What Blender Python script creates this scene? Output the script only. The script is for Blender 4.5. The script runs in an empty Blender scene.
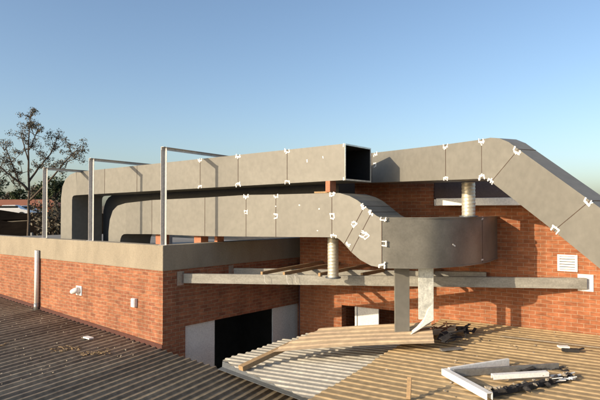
import bpy, bmesh, math, random
from mathutils import Vector, Matrix
S = bpy.context.scene
col = S.collection
R = math.radians
V = Vector
CZ = 5.4                                   # eye height above the ground

# ------------------------------------------------------------------ camera, sky, sun
cam_d = bpy.data.cameras.new('camera'); cam = bpy.data.objects.new('camera', cam_d); col.objects.link(cam)
cam.location = (0, 0, CZ); cam.rotation_euler = (R(91.06), 0, 0)
cam_d.sensor_width = 36; cam_d.lens = 32.4; cam_d.clip_start = .05; cam_d.clip_end = 4000
S.camera = cam
SUN = V((-.857*math.cos(R(16.8)), -.515*math.cos(R(16.8)), math.sin(R(16.8))))
w = bpy.data.worlds.new('World'); S.world = w; w.use_nodes = True
nt = w.node_tree; nt.nodes.clear()
sky = nt.nodes.new('ShaderNodeTexSky'); sky.sky_type = 'NISHITA'; sky.sun_disc = False
sky.sun_elevation = R(16.8); sky.sun_rotation = R(239); sky.altitude = 600; sky.air_density = 1.0; sky.dust_density = 3.2; sky.ozone_density = 1.9
bg = nt.nodes.new('ShaderNodeBackground'); bg.inputs[1].default_value = .15
wo = nt.nodes.new('ShaderNodeOutputWorld')
nt.links.new(sky.outputs[0], bg.inputs[0]); nt.links.new(bg.outputs[0], wo.inputs[0])
sd = bpy.data.lights.new('sun', 'SUN'); sd.energy = 3.9; sd.angle = R(.5); sd.color = (1, .83, .60)
so = bpy.data.objects.new('sun', sd); col.objects.link(so)
so.rotation_euler = SUN.to_track_quat('Z', 'Y').to_euler(); so.location = (-30, -20, 25)
S.view_settings.view_transform = 'Standard'; S.view_settings.look = 'None'
S.view_settings.exposure = 0.5; S.view_settings.gamma = 1; S.view_settings.use_curve_mapping = False
S.render.resolution_x = 1024; S.render.resolution_y = 683

# ------------------------------------------------------------------ materials
def mat(name, c, rough=.7, metal=0., var=.25, scale=3., c2=None, bump=0., bscale=40., spec=.4, fine=.12, fscale=30., streak=None, objrand=0.):
    m = bpy.data.materials.new(name); m.use_nodes = True
    n = m.node_tree.nodes; l = m.node_tree.links
    b = n['Principled BSDF']; b.inputs['Roughness'].default_value = rough; b.inputs['Metallic'].default_value = metal
    b.inputs['Specular IOR Level'].default_value = spec
    tc = n.new('ShaderNodeTexCoord'); co = tc.outputs['Object']
    if streak:
        if len(streak) > 3:
            mq = n.new('ShaderNodeMapping'); mq.inputs['Rotation'].default_value[2] = streak[3]; l.new(co, mq.inputs[0]); co = mq.outputs[0]
        mp = n.new('ShaderNodeMapping'); mp.inputs['Scale'].default_value = streak[:3]; l.new(co, mp.inputs[0]); co = mp.outputs[0]
    t = n.new('ShaderNodeTexNoise'); t.inputs['Scale'].default_value = scale; t.inputs['Detail'].default_value = 6; t.inputs['Roughness'].default_value = .65
    l.new(co, t.inputs['Vector'])
    r = n.new('ShaderNodeValToRGB'); r.color_ramp.elements[0].position = .32; r.color_ramp.elements[1].position = .7
    c = tuple(c)
    a = c2 if c2 else tuple(x*(1-var) for x in c)
    r.color_ramp.elements[0].color = (*a, 1); r.color_ramp.elements[1].color = (*c, 1)
    l.new(t.outputs[0], r.inputs[0])
    t2 = n.new('ShaderNodeTexNoise'); t2.inputs['Scale'].default_value = fscale; t2.inputs['Detail'].default_value = 4
    l.new(tc.outputs['Object'], t2.inputs['Vector'])
    mr = n.new('ShaderNodeMapRange'); mr.inputs[1].default_value = .3; mr.inputs[2].default_value = .7
    mr.inputs[3].default_value = 1-fine; mr.inputs[4].default_value = 1+fine
    l.new(t2.outputs[0], mr.inputs[0])
    val = mr.outputs[0]
    if objrand:
        oi = n.new('ShaderNodeObjectInfo'); m2 = n.new('ShaderNodeMapRange')
        m2.inputs[3].default_value = 1-objrand; m2.inputs[4].default_value = 1+objrand
        l.new(oi.outputs['Random'], m2.inputs[0])
        mu = n.new('ShaderNodeMath'); mu.operation = 'MULTIPLY'; l.new(val, mu.inputs[0]); l.new(m2.outputs[0], mu.inputs[1]); val = mu.outputs[0]
    vm = n.new('ShaderNodeVectorMath'); vm.operation = 'SCALE'
    l.new(r.outputs[0], vm.inputs[0]); l.new(val, vm.inputs['Scale'])
    l.new(vm.outputs[0], b.inputs['Base Color'])
    if bump:
        bt = n.new('ShaderNodeTexNoise'); bt.inputs['Scale'].default_value = bscale; bt.inputs['Detail'].default_value = 5
        l.new(tc.outputs['Object'], bt.inputs['Vector'])
        bp = n.new('ShaderNodeBump'); bp.inputs['Strength'].default_value = bump; bp.inputs['Distance'].default_value = .02
        l.new(bt.outputs[0], bp.inputs['Height']); l.new(bp.outputs[0], b.inputs['Normal'])
    return m

def brick_mat(name, c1, c2, mortar, ch=.085, cw=.232):
    m = bpy.data.materials.new(name); m.use_nodes = True
    n = m.node_tree.nodes; l = m.node_tree.links; b = n['Principled BSDF']
    b.inputs['Roughness'].default_value = .9; b.inputs['Specular IOR Level'].default_value = .2
    tc = n.new('ShaderNodeTexCoord'); sp = n.new('ShaderNodeSeparateXYZ'); sn = n.new('ShaderNodeSeparateXYZ')
    l.new(tc.outputs['Object'], sp.inputs[0]); l.new(tc.outputs['Normal'], sn.inputs[0])
    ab = n.new('ShaderNodeMath'); ab.operation = 'ABSOLUTE'; l.new(sn.outputs[0], ab.inputs[0])
    gt = n.new('ShaderNodeMath'); gt.operation = 'GREATER_THAN'; gt.inputs[1].default_value = .6; l.new(ab.outputs[0], gt.inputs[0])
    mx = n.new('ShaderNodeMix'); mx.data_type = 'FLOAT'
    l.new(gt.outputs[0], mx.inputs[0]); l.new(sp.outputs[0], mx.inputs[2]); l.new(sp.outputs[1], mx.inputs[3])
    cb = n.new('ShaderNodeCombineXYZ'); l.new(mx.outputs[0], cb.inputs[0]); l.new(sp.outputs[2], cb.inputs[1])
    bt = n.new('ShaderNodeTexBrick'); bt.inputs['Scale'].default_value = 1; bt.inputs['Brick Width'].default_value = cw
    bt.inputs['Row Height'].default_value = ch; bt.inputs['Mortar Size'].default_value = .006; bt.inputs['Mortar Smooth'].default_value = .25
    bt.inputs['Bias'].default_value = -.1
    bt.inputs['Color1'].default_value = (*c1, 1); bt.inputs['Color2'].default_value = (*c2, 1); bt.inputs['Mortar'].default_value = (*mortar, 1)
    l.new(cb.outputs[0], bt.inputs['Vector'])
    t = n.new('ShaderNodeTexNoise'); t.inputs['Scale'].default_value = 1.3; t.inputs['Detail'].default_value = 8; t.inputs['Roughness'].default_value = .7
    l.new(tc.outputs['Object'], t.inputs['Vector'])
    mr = n.new('ShaderNodeMapRange'); mr.inputs[1].default_value = .3; mr.inputs[2].default_value = .7; mr.inputs[3].default_value = .8; mr.inputs[4].default_value = 1.15
    l.new(t.outputs[0], mr.inputs[0])
    mp = n.new('ShaderNodeMapping'); mp.inputs['Scale'].default_value = (4.3, 11.8, 1); l.new(cb.outputs[0], mp.inputs[0])
    t3 = n.new('ShaderNodeTexNoise'); t3.inputs['Scale'].default_value = 1.6; t3.inputs['Detail'].default_value = 2; l.new(mp.outputs[0], t3.inputs['Vector'])
    mr3 = n.new('ShaderNodeMapRange'); mr3.inputs[1].default_value = .3; mr3.inputs[2].default_value = .7; mr3.inputs[3].default_value = .76; mr3.inputs[4].default_value = 1.2
    l.new(t3.outputs[0], mr3.inputs[0])
    m0 = n.new('ShaderNodeMath'); m0.operation = 'MULTIPLY'; l.new(mr.outputs[0], m0.inputs[0]); l.new(mr3.outputs[0], m0.inputs[1])
    m5 = n.new('ShaderNodeMapping'); m5.inputs['Scale'].default_value = (2.6, 2.6, .22); l.new(tc.outputs['Object'], m5.inputs[0])
    t5 = n.new('ShaderNodeTexNoise'); t5.inputs['Scale'].default_value = 1.2; t5.inputs['Detail'].default_value = 5; l.new(m5.outputs[0], t5.inputs['Vector'])
    mr5 = n.new('ShaderNodeMapRange'); mr5.inputs[1].default_value = .35; mr5.inputs[2].default_value = .6; mr5.inputs[3].default_value = .86; mr5.inputs[4].default_value = 1.05
    l.new(t5.outputs[0], mr5.inputs[0])
    mu = n.new('ShaderNodeMath'); mu.operation = 'MULTIPLY'; l.new(m0.outputs[0], mu.inputs[0]); l.new(mr5.outputs[0], mu.inputs[1])
    vm = n.new('ShaderNodeVectorMath'); vm.operation = 'SCALE'; l.new(bt.outputs[0], vm.inputs[0]); l.new(mu.outputs[0], vm.inputs['Scale'])
    l.new(vm.outputs[0], b.inputs['Base Color'])
    inv = n.new('ShaderNodeMath'); inv.operation = 'SUBTRACT'; inv.inputs[0].default_value = 1; l.new(bt.outputs['Fac'], inv.inputs[1])
    bp = n.new('ShaderNodeBump'); bp.inputs['Strength'].default_value = .7; bp.inputs['Distance'].default_value = .008
    l.new(inv.outputs[0], bp.inputs['Height']); l.new(bp.outputs[0], b.inputs['Normal'])
    return m

M = {}
M['duct'] = mat('duct_panel', (.205, .195, .168), .5, 0, .13, 1.3, bump=.35, bscale=2.2, fine=.08, fscale=9, objrand=.07)
M['duct_round'] = mat('duct_panel_weathered', (.24, .228, .195), .36, .15, .34, 1.8, bump=.35, bscale=3, fine=.08)
M['liner'] = mat('black_duct_liner', (.015, .015, .016), .9)
M['seam'] = mat('joint_seam', (.09, .06, .045), .8)
M['tape'] = mat('white_tape', (.85, .84, .80), .6, var=.08)
M['brick'] = brick_mat('red_brick', (.35, .142, .075), (.24, .092, .054), (.36, .26, .17))
M['brick2'] = brick_mat('orange_brick', (.37, .14, .066), (.28, .10, .048), (.40, .26, .17))
M['plaster'] = mat('parapet_plaster', (.33, .285, .215), .9, 0, .22, 2.5, bump=.4, bscale=25, fine=.08, streak=(1, 1, .35))
M['white'] = mat('white_paint', (.84, .83, .80), .6, 0, .12, 3)
M['board'] = mat('grey_board', (.76, .75, .72), .7, 0, .1, 2)
M['galv'] = mat('galvanised_steel', (.42, .42, .41), .38, .65, .3, 9, bump=.1, bscale=30)
M['spangle'] = mat('bright_zinc', (.86, .87, .80), .32, .35, .45, 12, bump=.25, bscale=18)
M['beam'] = mat('beam_paint', (.38, .365, .32), .6, 0, .4, 3, fine=.15, streak=(.6, .6, 2.5))
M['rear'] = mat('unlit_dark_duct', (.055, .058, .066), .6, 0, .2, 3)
M['flash'] = mat('blue_grey_flashing', (.15, .165, .185), .5, .3, .35, 5)
M['post'] = mat('zinc_post', (.60, .57, .53), .5, .1, .2, 6)
M['timber'] = mat('rough_timber', (.42, .28, .15), .85, 0, .35, 6, streak=(1, 8, 8))
M['rooft'] = mat('tan_roof_sheet', (.48, .35, .19), .62, 0, .3, 1.5, c2=(.34, .245, .135), fine=.2, fscale=9, objrand=.13, streak=(.35, 2.2, 1, .576), bump=.1, bscale=12)
M['loose'] = mat('brightened_tan_sheet', (.60, .46, .29), .6, 0, .3, 1.5, c2=(.42, .31, .21), fine=.15, fscale=9, streak=(.5, 3, 1))  # roof tan brightened in the colour to make up for sun grazing the ribs
M['roofd'] = mat('brown_roof_sheet', (.33, .27, .185), .6, 0, .4, .9, c2=(.14, .11, .08), fine=.28, fscale=8, objrand=.16, streak=(.35, 2.2, 1, -1.09), bump=.1, bscale=12)
M['roofw'] = mat('bleached_roof_sheet', (.47, .44, .37), .6, 0, .3, 2.5, c2=(.30, .28, .24), fine=.15, fscale=14, objrand=.06)
M['upst'] = mat('shadow_plum_plaster', (.12, .085, .075), .9, 0, .2, 3)  # upstand plaster darkened in its colour for the shadow of the duct
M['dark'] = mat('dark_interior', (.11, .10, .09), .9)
M['pipe_br'] = mat('brown_downpipe', (.10, .06, .07), .6)
M['bitumen'] = mat('bitumen_debris', (.035, .032, .032), .85, 0, .4, 9, bump=.6, bscale=20)
M['rust'] = mat('rusty_strap', (.20, .08, .04), .85, 0, .4, 12)
M['straw'] = mat('dry_straw', (.30, .21, .12), .9, 0, .4, 12)
M['stone'] = mat('mortar_rubble', (.42, .36, .28), .95, 0, .4, 8, bump=.5, bscale=30)
M['ground'] = mat('dry_ground', (.22, .15, .09), .95, 0, .4, .25, c2=(.10, .085, .05), fine=.3, fscale=2)
M['concrete'] = mat('yard_concrete', (.27, .25, .22), .9, 0, .3, .8)
M['bark'] = mat('bark', (.10, .075, .055), .9, 0, .4, 12)
M['leaf'] = mat('leaf_olive', (.12, .10, .065), .7, 0, .4, 2, fine=.3)
M['leaf2'] = mat('leaf_green', (.05, .075, .022), .7, 0, .5, 2, fine=.3)
M['tile'] = mat('orange_tile', (.36, .13, .06), .85, 0, .3, 2)
M['net'] = mat('black_shade_net', (.016, .012, .009), 1, 0, .4, 2, spec=0)
M['carp'] = mat('car_white', (.75, .76, .78), .25, .1, .05, 2)
M['glass'] = mat('dark_glass', (.02, .025, .03), .1)
M['tyre'] = mat('tyre', (.02, .02, .02), .8)

# ------------------------------------------------------------------ helpers
def tag(o, label=None, cat=None, group=None, kind=None):
    if label: o['label'] = label
    if cat: o['category'] = cat
    if group: o['group'] = group
    if kind: o['kind'] = kind
    return o
def empty(name, loc=(0, 0, 0), rz=0., label=None, cat=None, group=None):
    o = bpy.data.objects.new(name, None); col.objects.link(o); o.location = loc; o.rotation_euler = (0, 0, rz); o.empty_display_size = .2
    return tag(o, label, cat, group)
def link(name, bm, m, parent=None, smooth=False, loc=None, rz=0.):
    if parent is not None and loc is None:          # geometry given in world coordinates: bring it into the parent's frame
        bm.transform((Matrix.Translation(parent.location) @ Matrix.Rotation(parent.rotation_euler.z, 4, 'Z')).inverted()) if parent.parent is None else bm.transform(parent_matrix(parent).inverted())
    me = bpy.data.meshes.new(name); bmesh.ops.recalc_face_normals(bm, faces=bm.faces); bm.to_mesh(me); bm.free()
    o = bpy.data.objects.new(name, me); col.objects.link(o)
    if isinstance(m, (list, tuple)):
        for q in m: me.materials.append(q)
    else: me.materials.append(m)
    if smooth: me.polygons.foreach_set('use_smooth', [True]*len(me.polygons))
    if loc is not None: o.location = loc; o.rotation_euler = (0, 0, rz)
    if parent is not None: o.parent = parent
    return o
def parent_matrix(o):
    mtx = Matrix.Translation(o.location) @ o.rotation_euler.to_matrix().to_4x4()
    return parent_matrix(o.parent) @ mtx if o.parent else mtx
def hexa(bm, p):                                     # p: 8 points, 0-3 one end, 4-7 the other
    v = [bm.verts.new(q) for q in p]
    for f in ((0, 1, 2, 3), (7, 6, 5, 4), (0, 4, 5, 1), (1, 5, 6, 2), (2, 6, 7, 3), (3, 7, 4, 0)): bm.faces.new([v[i] for i in f])
def bar(bm, p, q, wx, wz, up=(0, 0, 1)):            # box along p-q
    p, q = V(p), V(q); d = (q-p).normalized(); u = V(up)
    s = d.cross(u)
    if s.length < 1e-4: s = d.cross(V((1, 0, 0)))
    s.normalize(); u = s.cross(d).normalized()
    s = s*wx/2; u = u*wz/2
    hexa(bm, [p-s-u, p+s-u, p+s+u, p-s+u, q-s-u, q+s-u, q+s+u, q-s+u])
def tube(bm, pts, rad, n=12, cap=True):
    rings = []
    pts = [V(p) for p in pts]
    if not isinstance(rad, (list, tuple)): rad = [rad]*len(pts)
    ref = V((.13, .31, .94)).normalized()
    for i, p in enumerate(pts):
        d = (pts[min(i+1, len(pts)-1)]-pts[max(i-1, 0)]).normalized()
        s = d.cross(ref)
        if s.length < .05: s = d.cross(V((1, 0, 0)))
        s.normalize(); u = s.cross(d)
        rings.append([bm.verts.new(p+(s*math.cos(k*2*math.pi/n)+u*math.sin(k*2*math.pi/n))*rad[i]) for k in range(n)])
    for a_, b_ in zip(rings, rings[1:]):
        for k in range(n): bm.faces.new((a_[k], a_[(k+1) % n], b_[(k+1) % n], b_[k]))
    if cap: bm.faces.new(rings[0][::-1]); bm.faces.new(rings[-1])
def prism(bm, poly, z0, z1):
    a_ = [bm.verts.new((x, y, z0)) for x, y in poly]; b_ = [bm.verts.new((x, y, z1)) for x, y in poly]; n = len(poly)
    bm.faces.new(a_[::-1]); bm.faces.new(b_)
    for i in range(n): bm.faces.new((a_[i], a_[(i+1) % n], b_[(i+1) % n], b_[i]))
def wall_bm(L, z0, z1, t, holes=(), skew0=0.):       # local: x along, front at y=0, body to y=t
    bm = bmesh.new()
    xs = sorted({0, L, *[h[0] for h in holes], *[h[1] for h in holes]}); zs = sorted({z0, z1, *[h[2] for h in holes], *[h[3] for h in holes]})
    vs = {}
    def vert(i, k, y):
        key = (i, k, y)
        if key not in vs:
            x = xs[i]
            if i == 0 and y: x += skew0
            vs[key] = bm.verts.new((x, t if y else 0, zs[k]))
        return vs[key]
    def solid(i, k):
        if i < 0 or k < 0 or i >= len(xs)-1 or k >= len(zs)-1: return False
        cx, cz = (xs[i]+xs[i+1])/2, (zs[k]+zs[k+1])/2
        return not any(h[0] < cx < h[1] and h[2] < cz < h[3] for h in holes)
    for i in range(len(xs)-1):
        for k in range(len(zs)-1):
            if not solid(i, k): continue
            for y in (0, 1): bm.faces.new((vert(i, k, y), vert(i+1, k, y), vert(i+1, k+1, y), vert(i, k+1, y)))
            if not solid(i-1, k): bm.faces.new([vert(i, k, 0), vert(i, k+1, 0), vert(i, k+1, 1), vert(i, k, 1)])
            if not solid(i+1, k): bm.faces.new([vert(i+1, k, 0), vert(i+1, k+1, 0), vert(i+1, k+1, 1), vert(i+1, k, 1)])
            if not solid(i, k-1): bm.faces.new([vert(i, k, 0), vert(i+1, k, 0), vert(i+1, k, 1), vert(i, k, 1)])
            if not solid(i, k+1): bm.faces.new([vert(i, k+1, 0), vert(i+1, k+1, 0), vert(i+1, k+1, 1), vert(i, k+1, 1)])
    return bm
def lbox(bm, x0, x1, y0, y1, z0, z1):
    hexa(bm, [(x0, y0, z0), (x1, y0, z0), (x1, y1, z0), (x0, y1, z0), (x0, y0, z1), (x1, y0, z1), (x1, y1, z1), (x0, y1, z1)])
def bevel(o, wd=.004, seg=2):
    b = o.modifiers.new('bevel', 'BEVEL'); b.width = wd; b.segments = seg; b.limit_method = 'ANGLE'; return o

# ------------------------------------------------------------------ ground and far setting
bm = bmesh.new(); v = [bm.verts.new(p) for p in ((-1500, -600, 0), (1500, -600, 0), (1500, 2500, 0), (-1500, 2500, 0))]; bm.faces.new(v)
tag(link('ground', bm, M['ground']), kind='structure')
bm = bmesh.new(); v = [bm.verts.new(p) for p in ((-16, -4, .004), (14, -4, .004), (14, 22, .004), (-16, 22, .004))]; bm.faces.new(v)
tag(link('yard_paving', bm, M['concrete']), kind='structure')
rnd = random.Random(4)
bm = bmesh.new(); g = {}
nx, ny = 30, 16
for i in range(nx+1):
    for j in range(ny+1):
        x = -190+i*(190/nx); y = 42+j*10
        h = 5.6*min(1, max(0, (y-48)/26))**1.2*min(1, max(0, (-10-x)/14)) + (y-70)*.01*(y > 70)
        h = h if j and i not in (0, nx) else -.05
        g[i, j] = bm.verts.new((x, y, h+rnd.uniform(-.15, .15)*(h > .2)))
for i in range(nx):
    for j in range(ny): bm.faces.new((g[i, j], g[i+1, j], g[i+1, j+1], g[i, j+1]))
tag(link('hill', bm, M['ground'], smooth=True), kind='structure')

# ------------------------------------------------------------------ left brick building
A = V((.8, -.6, 0)); W = V((.6, .8, 0)); RF = V((.648, .7615, 0))
P0 = V((-3.04, 12, 0))
angA = math.atan2(-.6, .8); angR = math.atan2(.7615, .648)
Lw = 15.
PL = P0 - A*Lw
bl = empty('brick_building', P0, 0, 'red brick building with a pale plaster parapet, at the left under the tall ducts', 'building')
nr = V((RF.y, -RF.x, 0))                             # outward normal of the side face
bm = wall_bm(Lw-.002, 0, CZ-1.36, .24)
wo_ = link('wall', bm, M['brick'], bl, loc=PL-P0, rz=angA)
# side wall, front plane faces the courtyard; local x from the corner outward
holes = [(.62, 4.66, .006, CZ-2.67)]
bm = wall_bm(7.5, 0, CZ-1.36, .24, holes, skew0=.016)
wo2 = link('wall', bm, M['brick'], bl, loc=RF*0.0, rz=angR)
for v_ in wo2.data.vertices: pass
# parapet ring + recessed roof deck
C0 = P0; C1 = P0+RF*7.5; C2 = PL+RF*7.5; C3 = PL
def inset(p, da, db): return p - A*da + W*db
e = .012
out = [C0+(A*e-W*e), C1+A*e, C2-A*e, C3-W*e]
bm = bmesh.new()
t = .26
inn = [C0-A*t+W*t, C1-A*t-W*t, C2+A*t-W*t, C3+A*t+W*t]
z0, z1 = CZ-1.36, CZ-.79
lpoly = [out[3], out[0], out[1], inn[1]+A*0, inn[0], inn[3]]
prism(bm, [(p.x, p.y) for p in lpoly], z0, z1)
bevel(link('parapet', bm, M['plaster'], bl), .012)
bm = bmesh.new(); prism(bm, [(p.x, p.y) for p in inn], CZ-1.34, CZ-1.15)
link('roof', bm, M['concrete'], bl)
# boards closing the opening
def side(x, y, z): return P0 + RF*x + nr*y + V((0, 0, z))
def sbox(bm, x0, x1, y0, y1, z0, z1):
    hexa(bm, [side(x0, y0, z0), side(x1, y0, z0), side(x1, y1, z0), side(x0, y1, z0), side(x0, y0, z1), side(x1, y0, z1), side(x1, y1, z1), side(x0, y1, z1)])
for (x0, x1, lb) in ((.625, 1.55, 'grey board closing the near side of the opening'), (3.62, 4.655, 'grey board closing the far side of the opening')):
    bm = bmesh.new(); sbox(bm, x0, x1, -.10, -.06, .01, CZ-2.674)
    tag(link('opening_board', bm, M['board'], bl), lb)
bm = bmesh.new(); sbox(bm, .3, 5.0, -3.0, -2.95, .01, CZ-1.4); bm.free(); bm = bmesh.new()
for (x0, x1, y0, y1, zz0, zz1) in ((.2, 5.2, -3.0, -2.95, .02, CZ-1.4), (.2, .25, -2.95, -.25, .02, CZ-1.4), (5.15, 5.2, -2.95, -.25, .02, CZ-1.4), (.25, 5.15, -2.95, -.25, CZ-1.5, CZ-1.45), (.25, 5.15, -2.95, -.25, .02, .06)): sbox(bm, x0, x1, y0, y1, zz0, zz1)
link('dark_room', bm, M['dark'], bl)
bm = bmesh.new(); tube(bm, [side(4.63, .07, .02), side(4.63, .07, CZ-1.5)], .05, 14)
tag(link('downpipe', bm, M['pipe_br'], smooth=True), 'dark brown downpipe in the shaded inner corner of the brick walls', 'downpipe')

# things on the left face
M['maroon'] = mat('maroon_flashing_shadow', (.10, .035, .025), .8, 0, .3, 4)  # dark maroon of the flashing strip also paints in the roof-edge shadow
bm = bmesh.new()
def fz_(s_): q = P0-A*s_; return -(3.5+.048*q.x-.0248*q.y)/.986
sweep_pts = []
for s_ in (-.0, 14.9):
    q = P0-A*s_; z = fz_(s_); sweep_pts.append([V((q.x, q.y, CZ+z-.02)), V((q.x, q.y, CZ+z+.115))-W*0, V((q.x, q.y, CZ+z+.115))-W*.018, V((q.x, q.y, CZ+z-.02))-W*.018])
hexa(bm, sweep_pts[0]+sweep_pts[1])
tag(link('flashing_shadow_strip', bm, M['maroon']), 'dark maroon strip for flashing and painted roof-edge shadow along the foot of the sunlit brick face', 'flashing')
def lf(s, y, z): return P0 - A*s - W*y + V((0, 0, CZ+z))   # s metres left of the corner, y proud of the wall
bm = bmesh.new(); tube(bm, [lf(5.36, .075, -2.60), lf(5.36, .075, -1.13)], .058, 18)
pp = empty('drain_pipe', lf(5.36, .075, -2.80), 0, 'white plastic pipe standing against the sunlit brick face, open at its top', 'pipe')
link('pipe', bm, M['white'], pp, smooth=True)
bm = bmesh.new(); tube(bm, [lf(5.36, .075, -2.80), lf(5.36, .075, -2.60)], .068, 18); link('socket', bm, M['galv'], pp, smooth=True)
bm = bmesh.new(); tube(bm, [lf(5.36, .075, -1.13), lf(5.36, .075, -1.125)], .045, 18); link('bore', bm, M['liner'], pp)
ab = empty('wall_vent', lf(3.33, 0, -2.1), 0, 'white cowl vent with a rounded nose on the brick face, right of the white pipe', 'vent')
bm = bmesh.new(); hexa(bm, [lf(3.45, 0, -2.2), lf(3.2, 0, -2.2), lf(3.2, .02, -2.2), lf(3.45, .02, -2.2), lf(3.45, 0, -1.96), lf(3.2, 0, -1.96), lf(3.2, .02, -1.96), lf(3.45, .02, -1.96)])
link('back_plate', bm, M['white'], ab)
bm = bmesh.new(); tube(bm, [lf(3.31, .02, -2.06), lf(3.33, .10, -2.07), lf(3.38, .13, -2.09), lf(3.45, .14, -2.115)], [.075, .075, .07, .055], 16); link('cowl', bm, M['white'], ab, smooth=True)
jb = empty('junction_box', lf(.98, 0, -2.15), 0, 'small pale square box fixed to the brick face just left of the corner', 'electrical box')
bm = bmesh.new(); p = [lf(1.05, 0, -2.25), lf(.91, 0, -2.25), lf(.91, .08, -2.25), lf(1.05, .08, -2.25)]; hexa(bm, p+[q+V((0, 0, .2)) for q in p]); bevel(link('box', bm, M['white'], jb), .008)
bm = bmesh.new(); p = [lf(1.035, .08, -2.235), lf(.925, .08, -2.235), lf(.925, .09, -2.235), lf(1.035, .09, -2.235)]; hexa(bm, p+[q+V((0, 0, .17)) for q in p]); link('lid', bm, M['board'], jb)

# ------------------------------------------------------------------ right brick building
WR = V((.839, -.545, 0)); NR = V((.545, .839, 0)); K = .96; Q0 = V((0, 15.57*K, 0)); angW = math.atan2(-.545, .839)
def rw(s, y, z): return Q0 + WR*s*K - NR*y + V((0, 0, CZ+(z*K if z > -4 else z)))     # y proud of the wall
br = empty('brick_building', Q0, 0, 'orange brick building with a thin white roof slab, at the right behind the round duct', 'building')
Lr = 13.
holes = [0, (1.36*K, 2.95*K, .01, CZ-2.6*K)]
bm = wall_bm(Lr*K, 0, CZ+1.25*K, .24, [(3.95*K, Lr*K, CZ+.10*K, CZ+1.25*K), holes[1]])
link('wall', bm, M['brick2'], br, loc=(0, 0, 0), rz=angW)
def rbox(bm, s0, s1, y0, y1, z0, z1):
    hexa(bm, [rw(s0, y0, z0), rw(s1, y0, z0), rw(s1, y1, z0), rw(s0, y1, z0), rw(s0, y0, z1), rw(s1, y0, z1), rw(s1, y1, z1), rw(s0, y1, z1)])
bm = bmesh.new(); rbox(bm, 4.28, Lr+.2, .75, -.01, .103, .27); rbox(bm, 3.96, Lr+.2, -.012, -6.5, .103, .265); bevel(link('roof_slab', bm, M['white'], br), .01)
bm = bmesh.new(); rbox(bm, 0, 3.95, -.245, -4.0, .30, 1.24); link('upper_block', bm, M['brick2'], br)
bm = bmesh.new(); rbox(bm, 0, Lr, -6.0, -6.2, -CZ, .10); link('rear_wall', bm, M['brick2'], br)
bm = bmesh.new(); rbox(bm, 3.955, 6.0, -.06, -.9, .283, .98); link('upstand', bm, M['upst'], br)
# doorway
dr = empty('door', (rw(1.73, 0, 0)-br.location)); dr.location = rw(1.73, 0, -CZ)-br.location; dr.parent = br
def dchild(name, bm, m): return link(name, bm, m, dr)
bm = bmesh.new(); rbox(bm, 1.735, 1.79, -.05, -.14, -CZ+.012, -2.605); dchild('door_frame', bm, M['white'])
bm = bmesh.new(); rbox(bm, 1.80, 2.42, -.08, -.12, -CZ+.012, -2.62); dchild('door_leaf', bm, M['board'])
bm = bmesh.new(); rbox(bm, -1.2, 6.6, -2.4, -2.45, -CZ+.012, .09); tag(link('inner_wall', bm, M['brick2'], br), 'inner brick wall seen through the doorway')
# louvre vent
vt = empty('air_vent', rw(6.94, 0, -1.33), 0, 'small white louvred vent set in the orange brick, right end above the steel beam', 'vent')
bm = bmesh.new()
rbox(bm, 6.745, 7.14, .0, .02, -1.01, -.975+-.0); rbox(bm, 6.745, 7.14, 0, .02, -1.335, -1.30); rbox(bm, 6.745, 6.79, 0, .02, -1.30, -1.01); rbox(bm, 7.095, 7.14, 0, .02, -1.30, -1.01)
link('frame', bm, M['white'], vt)
for k in range(5):
    bm = bmesh.new(); z = -1.29+k*.057
    hexa(bm, [rw(6.79, .015, z), rw(7.095, .015, z), rw(7.095, .018, z+.004), rw(6.79, .018, z+.004), rw(6.79, .001, z+.036), rw(7.095, .001, z+.036), rw(7.095, .004, z+.04), rw(6.79, .004, z+.04)])
    link('louvre', bm, M['white'], vt)
bm = bmesh.new(); rbox(bm, 6.79, 7.095, .0005, .001, -1.30, -1.01); link('backing', bm, M['flash'], vt)

# ------------------------------------------------------------------ ducts
D0 = V((-1.93, 12.74, 0))
def dl(s, z, b=0.): p = D0 + A*s + W*b; return V((p.x, p.y, CZ+z))
BD = V((.4, -.917, 0)).normalized(); BW = V((.917, .4, 0)).normalized(); B0 = V((1.95, 11.7, 0))
def bl_(s, z, b=0.): p = B0 + BD*s + BW*b; return V((p.x, p.y, CZ+z))
def sweep(bm, rings, cap0=True, cap1=True):
    vr = [[bm.verts.new(p) for p in r] for r in rings]
    for a_, b_ in zip(vr, vr[1:]):
        for k in range(len(a_)): bm.faces.new((a_[k], a_[(k+1) % len(a_)], b_[(k+1) % len(a_)], b_[k]))
    if cap0: bm.faces.new(vr[0][::-1])
    if cap1: bm.faces.new(vr[-1])
def seam(ring, d, parent, hw=.006, grow=.004):
    c = sum(ring, V())/4
    g_ = [p+(p-c).normalized()*grow*1.4 for p in ring]
    bm = bmesh.new(); d = d.normalized()*hw; sweep(bm, [[p-d for p in g_], [p+d for p in g_]])
    return link('joint_seam', bm, M['seam'], parent)
trnd = random.Random(11)
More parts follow.
